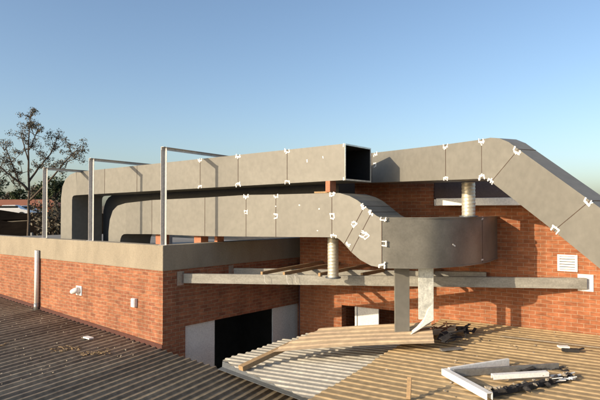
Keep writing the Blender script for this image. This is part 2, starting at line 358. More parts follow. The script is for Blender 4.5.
def tape(parent, o, u, v, n, kind='U', sc=1.):       # strip mark on a face: u along, v across, n outward
    u, v, n = u.normalized(), v.normalized(), n.normalized()
    s = .058*sc*trnd.uniform(.8, 1.15); k = .027
    if kind == 'U': seg = [((-s, 0), (s, 0)), ((-s, 0), (-s, s*1.0)), ((s, 0), (s, s*1.0)), ((0, 0), (0, -s*.35))]
    elif kind == 'C': seg = [((-s, s), (s, s)), ((s, s), (s, -s)), ((s, -s), (-s*.7, -s))]
    else: seg = [((-s, 0), (s, 0))]
    for _ in range(trnd.choice((0, 1, 2, 3)) if sc > .5 else 0):
        a0, b0 = trnd.uniform(-s, s)*1.2, trnd.uniform(-.6*s, s)*1.2; seg.append(((a0, b0), (a0+trnd.uniform(-.03, .03), b0+trnd.uniform(-.03, .03))))
    bm = bmesh.new()
    for i, (p, q) in enumerate(seg):
        j = lambda: trnd.uniform(-.014, .014)*min(1, sc*1.3)
        pu = o+u*(p[0]+j())+v*(p[1]+j()); qu = o+u*(q[0]+j())+v*(q[1]+j())
        dd = (qu-pu).normalized(); sd = dd.cross(n)*(k/2*trnd.uniform(.6, 1.15)); off = n*(.001+i*.0009)
        pu -= dd*k/3; qu += dd*k/3
        hexa(bm, [pu-sd-n*.003, pu+sd-n*.003, qu+sd-n*.003, qu-sd-n*.003, pu-sd+off+n*.004, pu+sd+off+n*.004, qu+sd+off+n*.004, qu-sd+off+n*.004])
    return link('joint_tape', bm, M['tape'], parent)

# upper straight duct: height profile along s
DW = 1.03
def utop(s): return 1.31+(s-3.52)*(.155/9.6)
def ubot(s): return .59+(s-3.52)*(.14/9.6)
def ring4(pt, pb, b0=0., b1=DW, f=dl): return [f(pt[0], pt[1], b0), f(pb[0], pb[1], b0), f(pb[0], pb[1], b1), f(pt[0], pt[1], b1)]
ud = empty('air_duct', dl(3.52, ubot(3.52)), 0, 'long straight grey duct, uppermost of the pair, its open black end facing right', 'duct')
elb = [((-6.94, -1.15), (-6.31, -1.15)), ((-6.94, .38), (-6.31, .30)), ((-6.86, .74), (-6.29, .39)), ((-6.68, .96), (-6.24, .43)), ((-6.42, 1.09), (-6.17, .445)), ((-6.1, 1.15), (-6.06, .45))]
bm = bmesh.new(); sweep(bm, [ring4(a_, b_) for a_, b_ in elb[:2]]); link('duct_riser', bm, M['duct'], ud)
bm = bmesh.new(); sweep(bm, [ring4(a_, b_) for a_, b_ in elb[1:]]); link('duct_elbow', bm, M['duct'], ud)
js = [-6.08, -4.6, -3.1, -.62, .64, 2.07, 3.52]
for i, (a_, b_) in enumerate(zip(js, js[1:])):
    last = i == len(js)-2
    bm = bmesh.new()
    if not last:
        sweep(bm, [ring4((a_, utop(a_)), (a_, ubot(a_))), ring4((b_, utop(b_)), (b_, ubot(b_)))])
    else:
        ins = lambda s: [dl(s, utop(s)-.03, .03), dl(s, ubot(s)+.03, .03), dl(s, ubot(s)+.03, DW-.03), dl(s, utop(s)-.03, DW-.03)]
        sweep(bm, [ring4((a_, utop(a_)), (a_, ubot(a_))), ring4((b_, utop(b_)), (b_, ubot(b_))), ins(b_), ins(a_+.05)], True, True)
    link('duct_section', bm, M['duct'], ud)
    if last:
        bm = bmesh.new()
        i2 = lambda s, g_: [dl(s, utop(s)-g_, g_), dl(s, ubot(s)+g_, g_), dl(s, ubot(s)+g_, DW-g_), dl(s, utop(s)-g_, DW-g_)]
        sweep(bm, [i2(b_-.01, .033), i2(a_+.08, .033), i2(a_+.08, .05), i2(b_-.01, .05)][:2], False, True)
        link('duct_liner', bm, M['liner'], ud)
    if i > 0:
        seam(ring4((a_, utop(a_)), (a_, ubot(a_))), A, ud)
        if a_ > -2:
            tape(ud, dl(a_, utop(a_)-.05), A, V((0, 0, 1)), -W); tape(ud, dl(a_, ubot(a_)+.05), A, V((0, 0, -1)), -W)
bm = bmesh.new()                                     # pale rim round the open end
s = 3.522
oc = [dl(s, utop(s)+.004, -.004), dl(s, ubot(s)-.004, -.004), dl(s, ubot(s)-.004, DW+.004), dl(s, utop(s)+.004, DW+.004)]
ic = [dl(s, utop(s)-.026, .026), dl(s, ubot(s)+.026, .026), dl(s, ubot(s)+.026, DW-.026), dl(s, utop(s)-.026, DW-.026)]
sweep(bm, [oc, [p+A*.004 for p in oc], [p+A*.004 for p in ic], ic], False, False); link('end_flange', bm, M['spangle'], ud)
for s_, z_ in ((2.6, 1.02), (3.0, 1.07)): tape(ud, dl(s_, z_), V((0, 0, 1)), A, -W, '-', .3)
for z_ in (1.28, .62): tape(ud, dl(3.49, z_), V((0, 0, 1)), A, -W, '-', .35)

# lower duct: straight run, drops, then a rounded box bend into the right wall
ld = empty('air_duct', dl(0, -.6), 0, 'lower grey duct that steps down and curves round into the right wall', 'duct')
lel = [((-4.40, -1.15), (-3.86, -1.15)), ((-4.40, -.62), (-3.86, -.95)), ((-4.34, -.28), (-3.83, -.80)), ((-4.20, -.02), (-3.77, -.71)), ((-3.98, .12), (-3.68, -.67)), ((-3.6, .19), (-3.58, -.66))]
bm = bmesh.new(); sweep(bm, [ring4(a_, b_) for a_, b_ in lel]); link('duct_elbow', bm, M['duct'], ld)
LT = [(-3.6, .19), (-2.46, .26), (-.45, .30), (.89, .34), (1.76, .335), (3.21, .34)]
LB = [(-3.58, -.66), (-2.46, -.635), (-.45, -.63), (.89, -.60), (1.76, -.58), (3.21, -.545)]
for (a_, b_, c_, d_) in zip(LT, LT[1:], LB, LB[1:]):
    bm = bmesh.new(); sweep(bm, [ring4(a_, c_), ring4(b_, d_)]); link('duct_section', bm, M['duct'], ld)
    seam(ring4(b_, d_), A, ld)
drop = [((3.21, .34), (3.21, -.545)), ((3.40, .335), (3.27, -.545)), ((3.62, .275), (3.34, -.56)), ((3.80, .19), (3.40, -.59)), ((3.965, .075), (3.50, -.67)),
        ((4.12, -.04), (3.66, -.82)), ((4.22, -.11), (3.86, -.96)), ((4.30, -.145), (4.10, -1.06)), ((4.33, -.15), (4.33, -1.08))]
for k0, k1 in ((0, 4), (4, 5), (5, 8)):
    bm = bmesh.new(); sweep(bm, [ring4(*q) for q in drop[k0:k1+1]]); link('duct_elbow', bm, M['duct'], ld)
    seam(ring4(*drop[k1]), (ring4(*drop[k1])[0]-ring4(*drop[k1-1])[0]), ld)
for a_, b_ in ((.89, .34), (1.76, .335), (3.21, .34)): tape(ld, dl(a_, b_-.05), A, V((0, 0, 1)), -W)
for a_, b_ in ((3.25, -.50), ): tape(ld, dl(a_, b_), A, V((0, 0, -1)), -W)
for a_, z_ in ((.89, -.05), (1.76, -.13), (3.21, -.12), (4.38, -.62)): tape(ld, dl(a_, z_), A, V((0, 0, 1)), -W, 'C', .8)
for a_, z_ in ((1.76, .08), (2.9, .02), (2.86, -.42), (2.4, .1)): tape(ld, dl(a_, z_), A, V((0, 0, 1)), -W, '-', .14)
dg = A*.76-V((0, 0, .65))
for (ps, pz) in ((3.72, -.27), (3.98, -.50), (3.92, -.47)): tape(ld, dl(ps, pz), dg, V((.7, -.5, .7)), -W, 'C', .8)
for (ps, pz) in ((3.92, .06), (4.09, -.07), (3.58, -.68)): tape(ld, dl(ps, pz), dg, V((.5, -.4, .75)), -W, 'U', .8)
# rounded part
oc_pts = [dl(4.33, 0), V((1.9, 10.09, 0)), V((2.4, 10.10, 0)), V((2.8, 10.26, 0)), V((3.15, 10.48, 0)), V((3.45, 10.74, 0)), V((3.72, 11.03, 0)), V((3.95, 11.34, 0)), V((4.17, 11.7, 0)), V((4.42, 12.1, 0)), V((4.66, 12.56, 0))]
ic_pts = [dl(4.33, 0, DW), V((2.3, 10.96, 0)), V((2.45, 11.0, 0)), V((2.6, 11.1, 0)), V((2.75, 11.25, 0)), V((2.88, 11.42, 0)), V((3.02, 11.62, 0)), V((3.2, 11.93, 0)), V((3.36, 12.23, 0)), V((3.55, 12.6, 0)), V((3.75, 13.08, 0))]
def smooth_chain(pts, n=5):
    out_ = []
    for i in range(len(pts)-1):
        p0, p1, p2, p3 = pts[max(i-1, 0)], pts[i], pts[i+1], pts[min(i+2, len(pts)-1)]
        for k in range(n):
            t_ = k/n; out_.append(.5*((2*p1)+(p2-p0)*t_+(2*p0-5*p1+4*p2-p3)*t_*t_+(3*p1-p0-3*p2+p3)*t_**3))
    return out_+[pts[-1]]
O_ = smooth_chain(oc_pts); I_ = smooth_chain(ic_pts)
zt, zb = -.15, -1.08
def rr(o_, i_): return [V((o_.x, o_.y, CZ+zt)), V((o_.x, o_.y, CZ+zb)), V((i_.x, i_.y, CZ+zb)), V((i_.x, i_.y, CZ+zt))]
cut = 30
for k0, k1 in ((0, cut), (cut, len(O_)-1)):
    bm = bmesh.new(); sweep(bm, [rr(O_[k], I_[k]) for k in range(k0, k1+1)])
    o = link('curved_duct_section', bm, M['duct_round'], ld, smooth=True)
    o.modifiers.new('split', 'EDGE_SPLIT').split_angle = R(35)
seam(rr(O_[cut], I_[cut]), O_[cut+1]-O_[cut], ld)
bm = bmesh.new()
pth = [rr(O_[k], I_[k]) for k in range(len(O_))]      # thin turned lip along the top edge
for z_ in (zt, zb):
    vs_ = []
    for k in range(len(O_)):
        d_ = (O_[min(k+1, len(O_)-1)]-O_[max(k-1, 0)]).normalized(); nn = V((d_.y, -d_.x, 0))
        p_ = V((O_[k].x, O_[k].y, CZ+z_))
        vs_.append([p_+nn*.012+V((0, 0, .012)), p_+nn*.012-V((0, 0, .012)), p_-nn*.01-V((0, 0, .0125)), p_-nn*.01+V((0, 0, .0125))])
    sweep(bm, vs_)
link('edge_lip', bm, M['duct_round'], ld)
e1, e0 = O_[-1], I_[-1]
bm = bmesh.new()                                      # flange where it meets the wall
dd_ = (O_[-1]-O_[-2]).normalized()
def fl(g_): return [V((e1.x, e1.y, CZ+zt+g_))+WR*g_-NR*.05, V((e1.x, e1.y, CZ+zb-g_))+WR*g_-NR*.05, V((e0.x, e0.y, CZ+zb-g_))-WR*g_-NR*.05, V((e0.x, e0.y, CZ+zt+g_))-WR*g_-NR*.05]
sweep(bm, [fl(.05), [p+NR*.03 for p in fl(.05)]]); link('wall_flange', bm, M['duct'], ld)
tape(ld, dl(4.33, zb+.05), A, V((0, 0, -1)), -W); tape(ld, dl(4.36, zt-.03), A, V((0, 0, 1)), -W)
for k, z_ in ((cut, zt-.04), (cut, zb+.06)):
    p_ = O_[k]; d_ = (O_[k+1]-O_[k-1]).normalized(); tape(ld, V((p_.x, p_.y, CZ+z_)), d_, V((0, 0, 1)), V((d_.y, -d_.x, 0)), '-', .7)
p_ = O_[17]; d_ = (O_[18]-O_[16]).normalized(); tape(ld, V((p_.x, p_.y, CZ+zt-.52)), d_+V((0, 0, -.5)), V((0, 0, 1)), V((d_.y, -d_.x, 0)), '-', .4)

# rear duct running behind the lower one, with its own elbow
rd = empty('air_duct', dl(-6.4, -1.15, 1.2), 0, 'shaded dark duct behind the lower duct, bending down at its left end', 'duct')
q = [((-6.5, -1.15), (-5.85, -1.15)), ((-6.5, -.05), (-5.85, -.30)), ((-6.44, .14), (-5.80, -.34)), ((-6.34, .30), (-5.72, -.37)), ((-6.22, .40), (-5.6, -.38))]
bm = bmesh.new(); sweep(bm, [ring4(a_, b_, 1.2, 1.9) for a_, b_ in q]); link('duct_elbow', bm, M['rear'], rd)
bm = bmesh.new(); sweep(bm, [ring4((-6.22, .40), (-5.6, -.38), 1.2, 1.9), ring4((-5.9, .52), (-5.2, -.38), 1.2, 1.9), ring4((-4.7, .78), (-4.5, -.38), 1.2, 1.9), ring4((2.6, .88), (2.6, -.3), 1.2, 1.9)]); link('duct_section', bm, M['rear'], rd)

# branch duct coming out of the right building, rising toward the viewer, then sloping down
bd = empty('air_duct', bl_(2.8, .5), 0, 'grey duct that peaks at the right, then slopes steeply down out of the picture', 'duct')
BWd = 1.0
BT = [(-2.6, 1.36), (-.75, 1.31), (1.87, 1.215), (2.81, 1.195)]; BB = [(-2.6, .70), (-.75, .63), (1.87, .555), (2.81, .53)]
def br4(pt, pb): return ring4(pt, pb, 0, BWd-(BWd-.36)*min(1, max(0, (pb[0]-1.87)/.94)), bl_)
for (a_, b_, c_, d_) in zip(BT, BT[1:], BB, BB[1:]):
    bm = bmesh.new(); sweep(bm, [br4(a_, c_), br4(b_, d_)]); link('duct_section', bm, M['duct'], bd)
    seam(br4(b_, d_), BD, bd)
el = [((2.81, 1.195), (2.81, .53)), ((3.02, 1.20), (2.86, .53)), ((3.22, 1.165), (2.92, .52)), ((3.42, 1.08), (2.97, .50)), ((3.62, .945), (3.03, .465))]
bm = bmesh.new(); sweep(bm, [br4(*x) for x in el]); link('duct_elbow', bm, M['duct'], bd)
seam(br4(*el[-1]), BD-V((0, 0, .6)), bd)
sl = [((3.62, .945), (3.03, .465)), ((4.86, .125), (4.27, -.30)), ((6.1, -.70), (5.5, -1.10)), ((7.9, -1.89), (7.3, -2.35))]
for a_, b_ in zip(sl, sl[1:]):
    bm = bmesh.new(); sweep(bm, [br4(*a_), br4(*b_)]); link('duct_section', bm, M['duct'], bd); seam(br4(*b_), BD-V((0, 0, .65)), bd)
sd_ = (BD-V((0, 0, .66))).normalized(); sn_ = sd_.cross(-BW); sn_ = sn_ if sn_.z > 0 else -sn_
for (s_, z_, dn) in ((-.58, 1.25, 1), (1.87, 1.165, 1), (1.87, .60, -1), (2.81, 1.145, 1), (2.81, .58, -1)): tape(bd, bl_(s_, z_), BD, V((0, 0, dn)), -BW, 'U', 1.0)
for (s_, z_, dn) in ((3.58, .90, 1), (3.03, .50, -1), (4.82, .09, 1), (4.31, -.26, -1)): tape(bd, bl_(s_, z_), sd_, sn_*dn, -BW, 'U', .9)
tape(bd, bl_(-.62, 1.03), BD, V((0, 0, 1)), -BW, 'C', .7)

# spiral round pipes
def spiral(label, x, y, z0, z1, r):
    t_ = empty('spiral_pipe', (x, y, CZ+z0), 0, label, 'pipe')
    bm = bmesh.new(); n = 28; pitch = .07; steps = int((z1-z0)/.0117)
    rings = []
    for k in range(steps+1):
        z = z0+(z1-z0)*k/steps; rg = []
        for j in range(n):
            an = 2*math.pi*j/n; ph = (z/pitch-j/n) % 1
            rg.append(bm.verts.new((x+(r+(.0055 if ph < .25 else 0))*math.cos(an), y+(r+(.0055 if ph < .25 else 0))*math.sin(an), CZ+z)))
        rings.append(rg)
    for a_, b_ in zip(rings, rings[1:]):
        for j in range(n): bm.faces.new((a_[j], a_[(j+1) % n], b_[(j+1) % n], b_[j]))
    link('pipe', bm, M['spiralm'], t_, smooth=True)
    bm = bmesh.new(); tube(bm, [(x, y, CZ+z0), (x, y, CZ+z0+.025)], r+.05, 28); link('base_collar', bm, M['flash'], t_)
M['spiralm'] = mat('spiral_steel', (.62, .58, .48), .4, .45, .15, 6)
spiral('spiral steel pipe standing on the beams under the stepped corner of the lower duct', .70, 11.45, -1.44, -.56, .115)
spiral('spiral steel pipe between the rounded duct top and the duct above it', 3.37, 10.80, -.137, .55, .13)

# ------------------------------------------------------------------ goal-shaped steel frames on the parapet
def angle_iron(bm, p, q, u, v, wd=.095, th=.008):      # L profile with legs along u and v
    p, q, u, v = V(p), V(q), V(u).normalized(), V(v).normalized()
    def sec(o): return [o, o+u*wd, o+u*wd+v*th, o+u*th+v*th, o+u*th+v*wd, o+v*wd]
    sweep(bm, [sec(p), sec(q)])
AR = V((.50, .866, 0))
for (s_, ztop, ln, lb) in ((.12, 1.42, 3.0, 'galvanised post with a level arm, nearest of the three on the parapet corner'),
                          (2.98, 1.33, 2.9, 'galvanised post with a level arm, middle one of the three on the parapet'),
                          (5.27, 1.20, 2.6, 'galvanised post with a level arm, farthest left of the three, beside the thin tree')):
    base = P0-A*s_+W*.12
    fr = empty('support_frame', (base.x, base.y, CZ-.79), 0, lb, 'steel frame', 'steel frames holding the ducts')
    bm = bmesh.new(); angle_iron(bm, (base.x, base.y, CZ-.789), (base.x, base.y, CZ+ztop), -W, A); link('post', bm, M['post'], fr)
    a0 = V((base.x, base.y, CZ+ztop))
    bm = bmesh.new(); angle_iron(bm, a0-AR*.09-V((0, 0, .0)), a0+AR*ln, V((AR.y, -AR.x, 0)), (0, 0, -1), .07); link('arm', bm, M['post'], fr)
    bm = bmesh.new(); c_ = base-W*.04+A*.03; prism(bm, [(c_.x+x, c_.y+y) for x, y in ((-.09, -.07), (.09, -.07), (.09, .07), (-.09, .07))], CZ-.7885, CZ-.78); link('base_plate', bm, M['post'], fr)
    e_ = a0+AR*(ln-.06)
    bm = bmesh.new(); angle_iron(bm, (e_.x, e_.y, CZ-1.15 if ln < 3 else CZ+.0), (e_.x, e_.y, CZ+ztop-.004), W, -A); link('rear_post', bm, M['post'], fr)

# brick spacers and timber packers under the ducts
def block(name, label, cat, c, u, dx, dy, dz, m, group=None):
    c = V(c); u = V(u).normalized(); s_ = V((-u.y, u.x, 0)); bm = bmesh.new()
    p = [c-u*dx/2-s_*dy/2, c+u*dx/2-s_*dy/2, c+u*dx/2+s_*dy/2, c-u*dx/2+s_*dy/2]
    hexa(bm, p+[q+V((0, 0, dz)) for q in p]); o = link(name, bm, m); tag(o, label, cat, group); bevel(o, .005); return o
M['lbrick'] = mat('loose_brick', (.50, .21, .12), .9, 0, .25, 10, bump=.3)
c = dl(3.13, ubot(3.1)-.222, .08); block('brick', 'loose red brick wedged between the two ducts near the open end', 'brick', c, A, .11, .22, .2225, M['lbrick'])
c = dl(2.98, .342, .05); block('timber_packer', 'flat timber scrap lying on the lower duct left of the loose brick', 'timber', c, A, .42, .09, .035, M['timber'])
c = side(1.75, -.13, CZ-.788); block('brick_pier', 'low single brick under the lower duct, on the shaded side parapet', 'brick pier', c, RF, .22, .11, .155, M['lbrick'], 'brick piers under the lower duct')
for (s_, lb) in ((-2.4, 'brick pier under the lower duct, directly behind the nearest post'), (1.0-1.9, 'shaded brick pier under the lower duct, between the two other piers')):
    c = dl(s_, -1.15, .3); block('brick_pier', lb, 'brick pier', c, A, .25, .25, .5, M['lbrick'], 'brick piers under the lower duct')

# ------------------------------------------------------------------ steel beams, rafters
def ibeam(p, q, label, w_=.10, h_=.215):
    p, q = V(p), V(q); t_ = empty('steel_beam', (p+q)/2, 0, label, 'beam', 'steel beams across the courtyard')
    d = (q-p).normalized(); s_ = V((-d.y, d.x, 0)); 
    bm = bmesh.new()
    # channel: web toward the viewer, lips turned back
    def sec(o): u = V((0, 0, 1)); f_ = -s_*w_/2; return [o+f_-u*h_/2, o-f_-u*h_/2, o-f_-u*(h_/2-.02), o+f_+s_*.012-u*(h_/2-.02), o+f_+s_*.012+u*(h_/2-.02), o-f_+u*(h_/2-.02), o-f_+u*h_/2, o+f_+u*h_/2]
    sweep(bm, [sec(p), sec(q)]); bevel(link('beam', bm, M['beam'], t_), .004)
    return t_, d
p1 = side(.55, 0, CZ-1.565); p2 = rw(7.28, 0, -1.565)
tb, d_ = ibeam(p1+V((.03, 0, 0)), p2-V((.0, .05, 0)), 'long pale steel beam spanning the courtyard, front one of the two')
bm = bmesh.new(); sbox(bm, .38, .56, 0, .014, CZ-1.72, CZ-1.40); link('end_plate', bm, M['galv'], tb)
bm = bmesh.new(); rbox(bm, 7.14, 7.44, 0, .014, -1.74, -1.38); link('end_plate', bm, M['white'], tb)
p1 = side(2.1, 0, CZ-1.565); p2 = rw(5.2, 0, -1.565)
tb2, d2_ = ibeam(p1+V((.03, 0, 0)), p2-V((0, .05, 0)), 'pale steel beam behind the front one, its left end bare beside the brick')
bm = bmesh.new(); sbox(bm, 1.95, 2.1, 0, .014, CZ-1.70, CZ-1.38); link('end_plate', bm, M['galv'], tb2)
rnd = random.Random(7)
for i, (x, y, x2, y2, lb) in enumerate(((-.86, 12.10, .62, 14.6, 'rough timber rafter on the beams, leftmost of the group by the spiral pipe'),
                          (-.36, 12.02, 1.12, 14.4, 'rough timber rafter on the beams, second from the left'),
                          (.42, 11.86, 1.98, 14.1, 'rough timber rafter on the beams, just behind the spiral pipe foot'),
                          (1.35, 11.85, 2.7, 13.7, 'rough timber rafter on the beams under the rounded duct, behind the duct legs'),
                          (2.6, 11.7, 3.5, 13.1, 'rough timber rafter on the beams under the rounded duct, farthest right'))):
    bm = bmesh.new(); bar(bm, (x, y, CZ-1.417), (x2, y2, CZ-1.40), .055, .075)
    o = link('rafter', bm, M['timber']); tag(o, lb, 'timber', 'timber rafters on the beams'); bevel(o, .004)

for i, (x, dz, lb) in enumerate(((-.80, .13, 'short loose wire end hanging from the front beam below the leftmost rafter'), (-.30, .16, 'loose wire hanging from the front beam below the second rafter'), (-.12, .09, 'short wire loop on the front beam, between the second rafter and the spiral pipe'))):
    y = 12.22-.096*(x+2.7)-.065; bm = bmesh.new()
    tube(bm, [(x, y+.05, CZ-1.44), (x+.01, y-.01, CZ-1.47), (x+.02, y-.012, CZ-1.58), (x+.06, y-.015, CZ-1.58-dz*.4)], .004, 6); tag(link('wire', bm, M['white']), lb, 'wire', 'loose wires on the front beam')
# ------------------------------------------------------------------ duct leg
lg = empty('duct_leg', (1.95, 10.95, CZ-2.5), 0, 'two flat sheet-metal uprights with a sloping foot tray, under the rounded duct', 'duct leg')
bm = bmesh.new(); bar(bm, (1.985, 10.55, CZ-2.385), (1.985, 10.55, CZ-1.085), .29, .05, up=(.08, -1, 0)); bevel(link('upright', bm, M['duct'], lg), .004)
bm = bmesh.new(); bar(bm, (2.44, 10.50, CZ-2.12), (2.44, 10.50, CZ-1.085), .29, .04, up=(-.10, -1, 0)); tag(bevel(link('upright', bm, M['spangle'], lg), .004), 'bright zinc upright, right one of the pair')
bm = bmesh.new(); pl = [(2.12, -2.40), (2.28, -2.27), (2.37, -2.17), (2.42, -2.06), (2.47, -1.93), (2.575, -1.80), (2.58, -2.13), (2.45, -2.20), (2.30, -2.30)]
va = [bm.verts.new((x, 10.47-.25*(2.6-x)*.4, CZ+z)) for x, z in pl]; vb = [bm.verts.new((x, 10.475+.10, CZ+z)) for x, z in pl]
bm.faces.new(va); bm.faces.new(vb[::-1])
for i in range(len(pl)): bm.faces.new((va[i], va[(i+1) % len(pl)], vb[(i+1) % len(pl)], vb[i]))
tag(link('foot_tray', bm, M['white'], lg), 'bright white curved foot plate')
bm = bmesh.new(); bar(bm, (1.85, 10.60, CZ-1.13), (2.58, 10.56, CZ-1.13), .05, .05); link('head_rail', bm, M['galv'], lg)

# ------------------------------------------------------------------ ribbed sheet roofs
def sheet_bm(o, r, c, n, L, w_, lift0=0., lift1=.004, pitch=.19, h=.036, clip=(), th=.0015, rag_=None, segs=1, sag=None):
    o, r, c, n = V(o), V(r).normalized(), V(c).normalized(), V(n).normalized()
    prof = []; x = 0
    k = int(round(w_/pitch))
    for i in range(k):
        for px, pz in ((0, 0), (.10, 0), (.122, h), (.163, h)): prof.append((x+px*pitch/.19, pz))
        x += pitch
    prof.append((x, 0)); prof.append((x+.012, 0))
    bm = bmesh.new()
    top = []; bot = []
    for sgi in range(segs+1):
        t_ = sgi/segs; rt = []; rb = []
        for (px, pz) in prof:
            ll = L*t_
            z_ = pz+lift0+(lift1-lift0)*px/w_
            if sag: z_ += sag(ll, px)
            p = o+r*ll+c*px+n*z_
            rt.append(bm.verts.new(p)); rb.append(bm.verts.new(p-n*th*2))
        top.append(rt); bot.append(rb)
    m_ = len(prof)
    for s0 in range(segs):
        for i in range(m_-1):
            bm.faces.new((top[s0][i], top[s0][i+1], top[s0+1][i+1], top[s0+1][i])); bm.faces.new((bot[s0][i], bot[s0+1][i], bot[s0+1][i+1], bot[s0][i+1]))
        bm.faces.new((top[s0][0], top[s0+1][0], bot[s0+1][0], bot[s0][0])); bm.faces.new((top[s0][-1], bot[s0][-1], bot[s0+1][-1], top[s0+1][-1]))
    for i in range(m_-1):
        bm.faces.new((top[0][i], bot[0][i], bot[0][i+1], top[0][i+1])); bm.faces.new((top[-1][i], top[-1][i+1], bot[-1][i+1], bot[-1][i]))
    for (pp_, pn_) in clip:
        bmesh.ops.bisect_plane(bm, geom=bm.verts[:]+bm.edges[:]+bm.faces[:], plane_co=pp_, plane_no=pn_, clear_outer=True)
    return bm
rnd = random.Random(21)
# right roof (ribs along the right wall)
rr_ = empty('sheet_roof', (NR*12.6-WR*4+V((0, 0, CZ-2.65))), 0, 'tan ribbed metal roof in front of the right brick wall, with the broken frame lying on it', 'roof')
z_edge, z_wall = -2.66, -2.64
k = 0; cpos = 11.75
while cpos > 4.2:
    st = -4.12+rnd.uniform(-.03, .03)
    o_ = NR*cpos+WR*st+V((0, 0, CZ-2.665+.024*(cpos-8.5)))
    bm = sheet_bm(o_, WR+V((0, 0, .006)), NR+V((0, 0, .024)), V((0, 0, 1)), 7.2, .76, segs=1, h=.015)
    link('roof_sheet', bm, M['rooft'], rr_); cpos -= .76; k += 1
# bleached middle roof, lower and partly lapped by the tan one
FA = V((-1.60, 11.28, 0)); FB = V((.02, 9.60, 0)); fdir = (FB-FA).normalized(); fn = V((fdir.y, -fdir.x, 0)); fn = fn if fn.y < 0 else -fn
mr_ = empty('sheet_roof', (-.5, 10.5, CZ-2.9), 0, 'low bleached pale ribbed roof between the dark and the tan ones, partly under the loose sheet', 'roof')
mn = V((-.035, 0, 1))
qd = (V((.02, 9.12, 0))+V((-.72, -.69, 0))*.50-V((-1.46, 10.70, 0))-V((-.72, -.69, 0))*.14).normalized(); fnm = V((qd.y, -qd.x, 0)); fnm = fnm if fnm.y < 0 else -fnm
cpos = 10.1
clipm = [(V((0, 0, 0))+NR*7.25-WR*4.0+fn*0, (V((-.60, -.80, 0))).normalized())]
pA = V((-1.46, 10.70, 0)); pB = V((.02, 9.12, 0)); fd2 = (pB-pA).normalized(); fn2 = V((fd2.y, -fd2.x, 0)); fn2 = fn2 if fn2.y < 0 else -fn2
while cpos > 6.0:
    st = -7.0+rnd.uniform(-.05, .05)
    if cpos > 9.6: st += .2
    o_ = NR*cpos+WR*st+V((0, 0, CZ-2.93))
    bm = sheet_bm(o_, WR+V((0, 0, .045)), NR, V((0, 0, 1)), 3.4, .76, h=.021, clip=[(pA+fn2*(.14+rnd.uniform(-.03,.05)), fnm)])
    if len(bm.verts): link('roof_sheet', bm, M['roofw'], mr_)
    else: bm.free()
    cpos -= .76
# left dark roof (ribs toward the viewer), ending at the brick face and the flashing
lr_ = empty('sheet_roof', (-3, 9, CZ-3.1), 0, 'dark brown ribbed metal roof below the sunlit brick face, at the lower left', 'roof')
LD = V((.46, .888, 0)).normalized(); LC = V((.888, -.46, 0)).normalized()
nl = V((.048, -.0248, .986)).normalized()
def zl(x, y): return -(3.5+.048*x-.0248*y)/.986
f1 = P0+V((0, 0, 0)) - W*.03
fl_a = V((-1.66, 11.24, 0)); fl_b = V((.05, 9.50, 0)); fd3 = (fl_b-fl_a).normalized(); fn3 = V((-fd3.y, fd3.x, 0)); fn3 = fn3 if fn3.y > 0 else -fn3
for i in range(-14, 9):
    o2 = P0+LC*(.76*i)-LD*6.6
    o2 = V((o2.x, o2.y, CZ+zl(o2.x, o2.y)))
    r_ = V((LD.x, LD.y, (-(.048*LD.x-.0248*LD.y)/.986))); c_ = V((LC.x, LC.y, (-(.048*LC.x-.0248*LC.y)/.986)))
    bm = sheet_bm(o2, r_, c_, nl, 18, .76, lift0=.004, lift1=0, clip=[(f1, W), (fl_a, fn3), (V((3.2, 6, 0)), V((.9, .4, 0)))])
    if len(bm.verts) > 8: link('roof_sheet', bm, M['roofd'], lr_)
    else: bm.free()
# flashing closing the step
fz = empty('roof_flashing', ((pA+pB)/2+V((0, 0, CZ-3.1))), 0, 'blue-grey sheet flashing closing the step between the dark and bleached roofs', 'flashing')
bm = bmesh.new()
a_, b_ = fl_a-fd3*.06, fl_b+fd3*.8; c_, e_ = pA-fd2*.10, pB+fd2*.8
def f4(p, z): return V((p.x, p.y, CZ+z))
sweep(bm, [[f4(a_-fn3*.02, -3.125), f4(a_-fn3*.02, -3.14), f4(a_+fn3*.02, -3.14), f4(a_+fn3*.02, -3.125)], [f4(b_-fn3*.02, -3.125), f4(b_-fn3*.02, -3.14), f4(b_+fn3*.02, -3.14), f4(b_+fn3*.02, -3.125)]])
bm.free(); bm = bmesh.new()
def fsec(lo, hi): return [f4(lo+fn2*.12, -3.13), f4(lo+fn2*.02, -3.11), f4(hi+fn2*.012, -3.005), f4(hi-fn2*.05, -2.985), f4(hi-fn2*.05, -2.992), f4(hi+fn2*.006, -3.012), f4(lo+fn2*.014, -3.127), f4(lo+fn2*.12, -3.137)]
sweep(bm, [fsec(c_, c_), fsec(e_, e_)]); link('flashing', bm, M['flash'], fz)

# support posts of the roofs
for i, (x, y, zz) in enumerate(((-1.2, 10.6, -3.0), (.35, 8.6, -3.0), (2.2, 9.2, -2.7), (-6, 8.5, -3.15), (-2.2, 6.6, -3.3), (5.2, 8.6, -2.7), (1.2, 6.4, -2.7))):
    bm = bmesh.new(); bar(bm, (x, y, 0), (x, y, CZ+zz), .09, .09)
    tag(link('roof_post', bm, M['galv']), 'square steel post hidden under the ribbed roofs, holding them up', 'post', 'posts below the roofs')

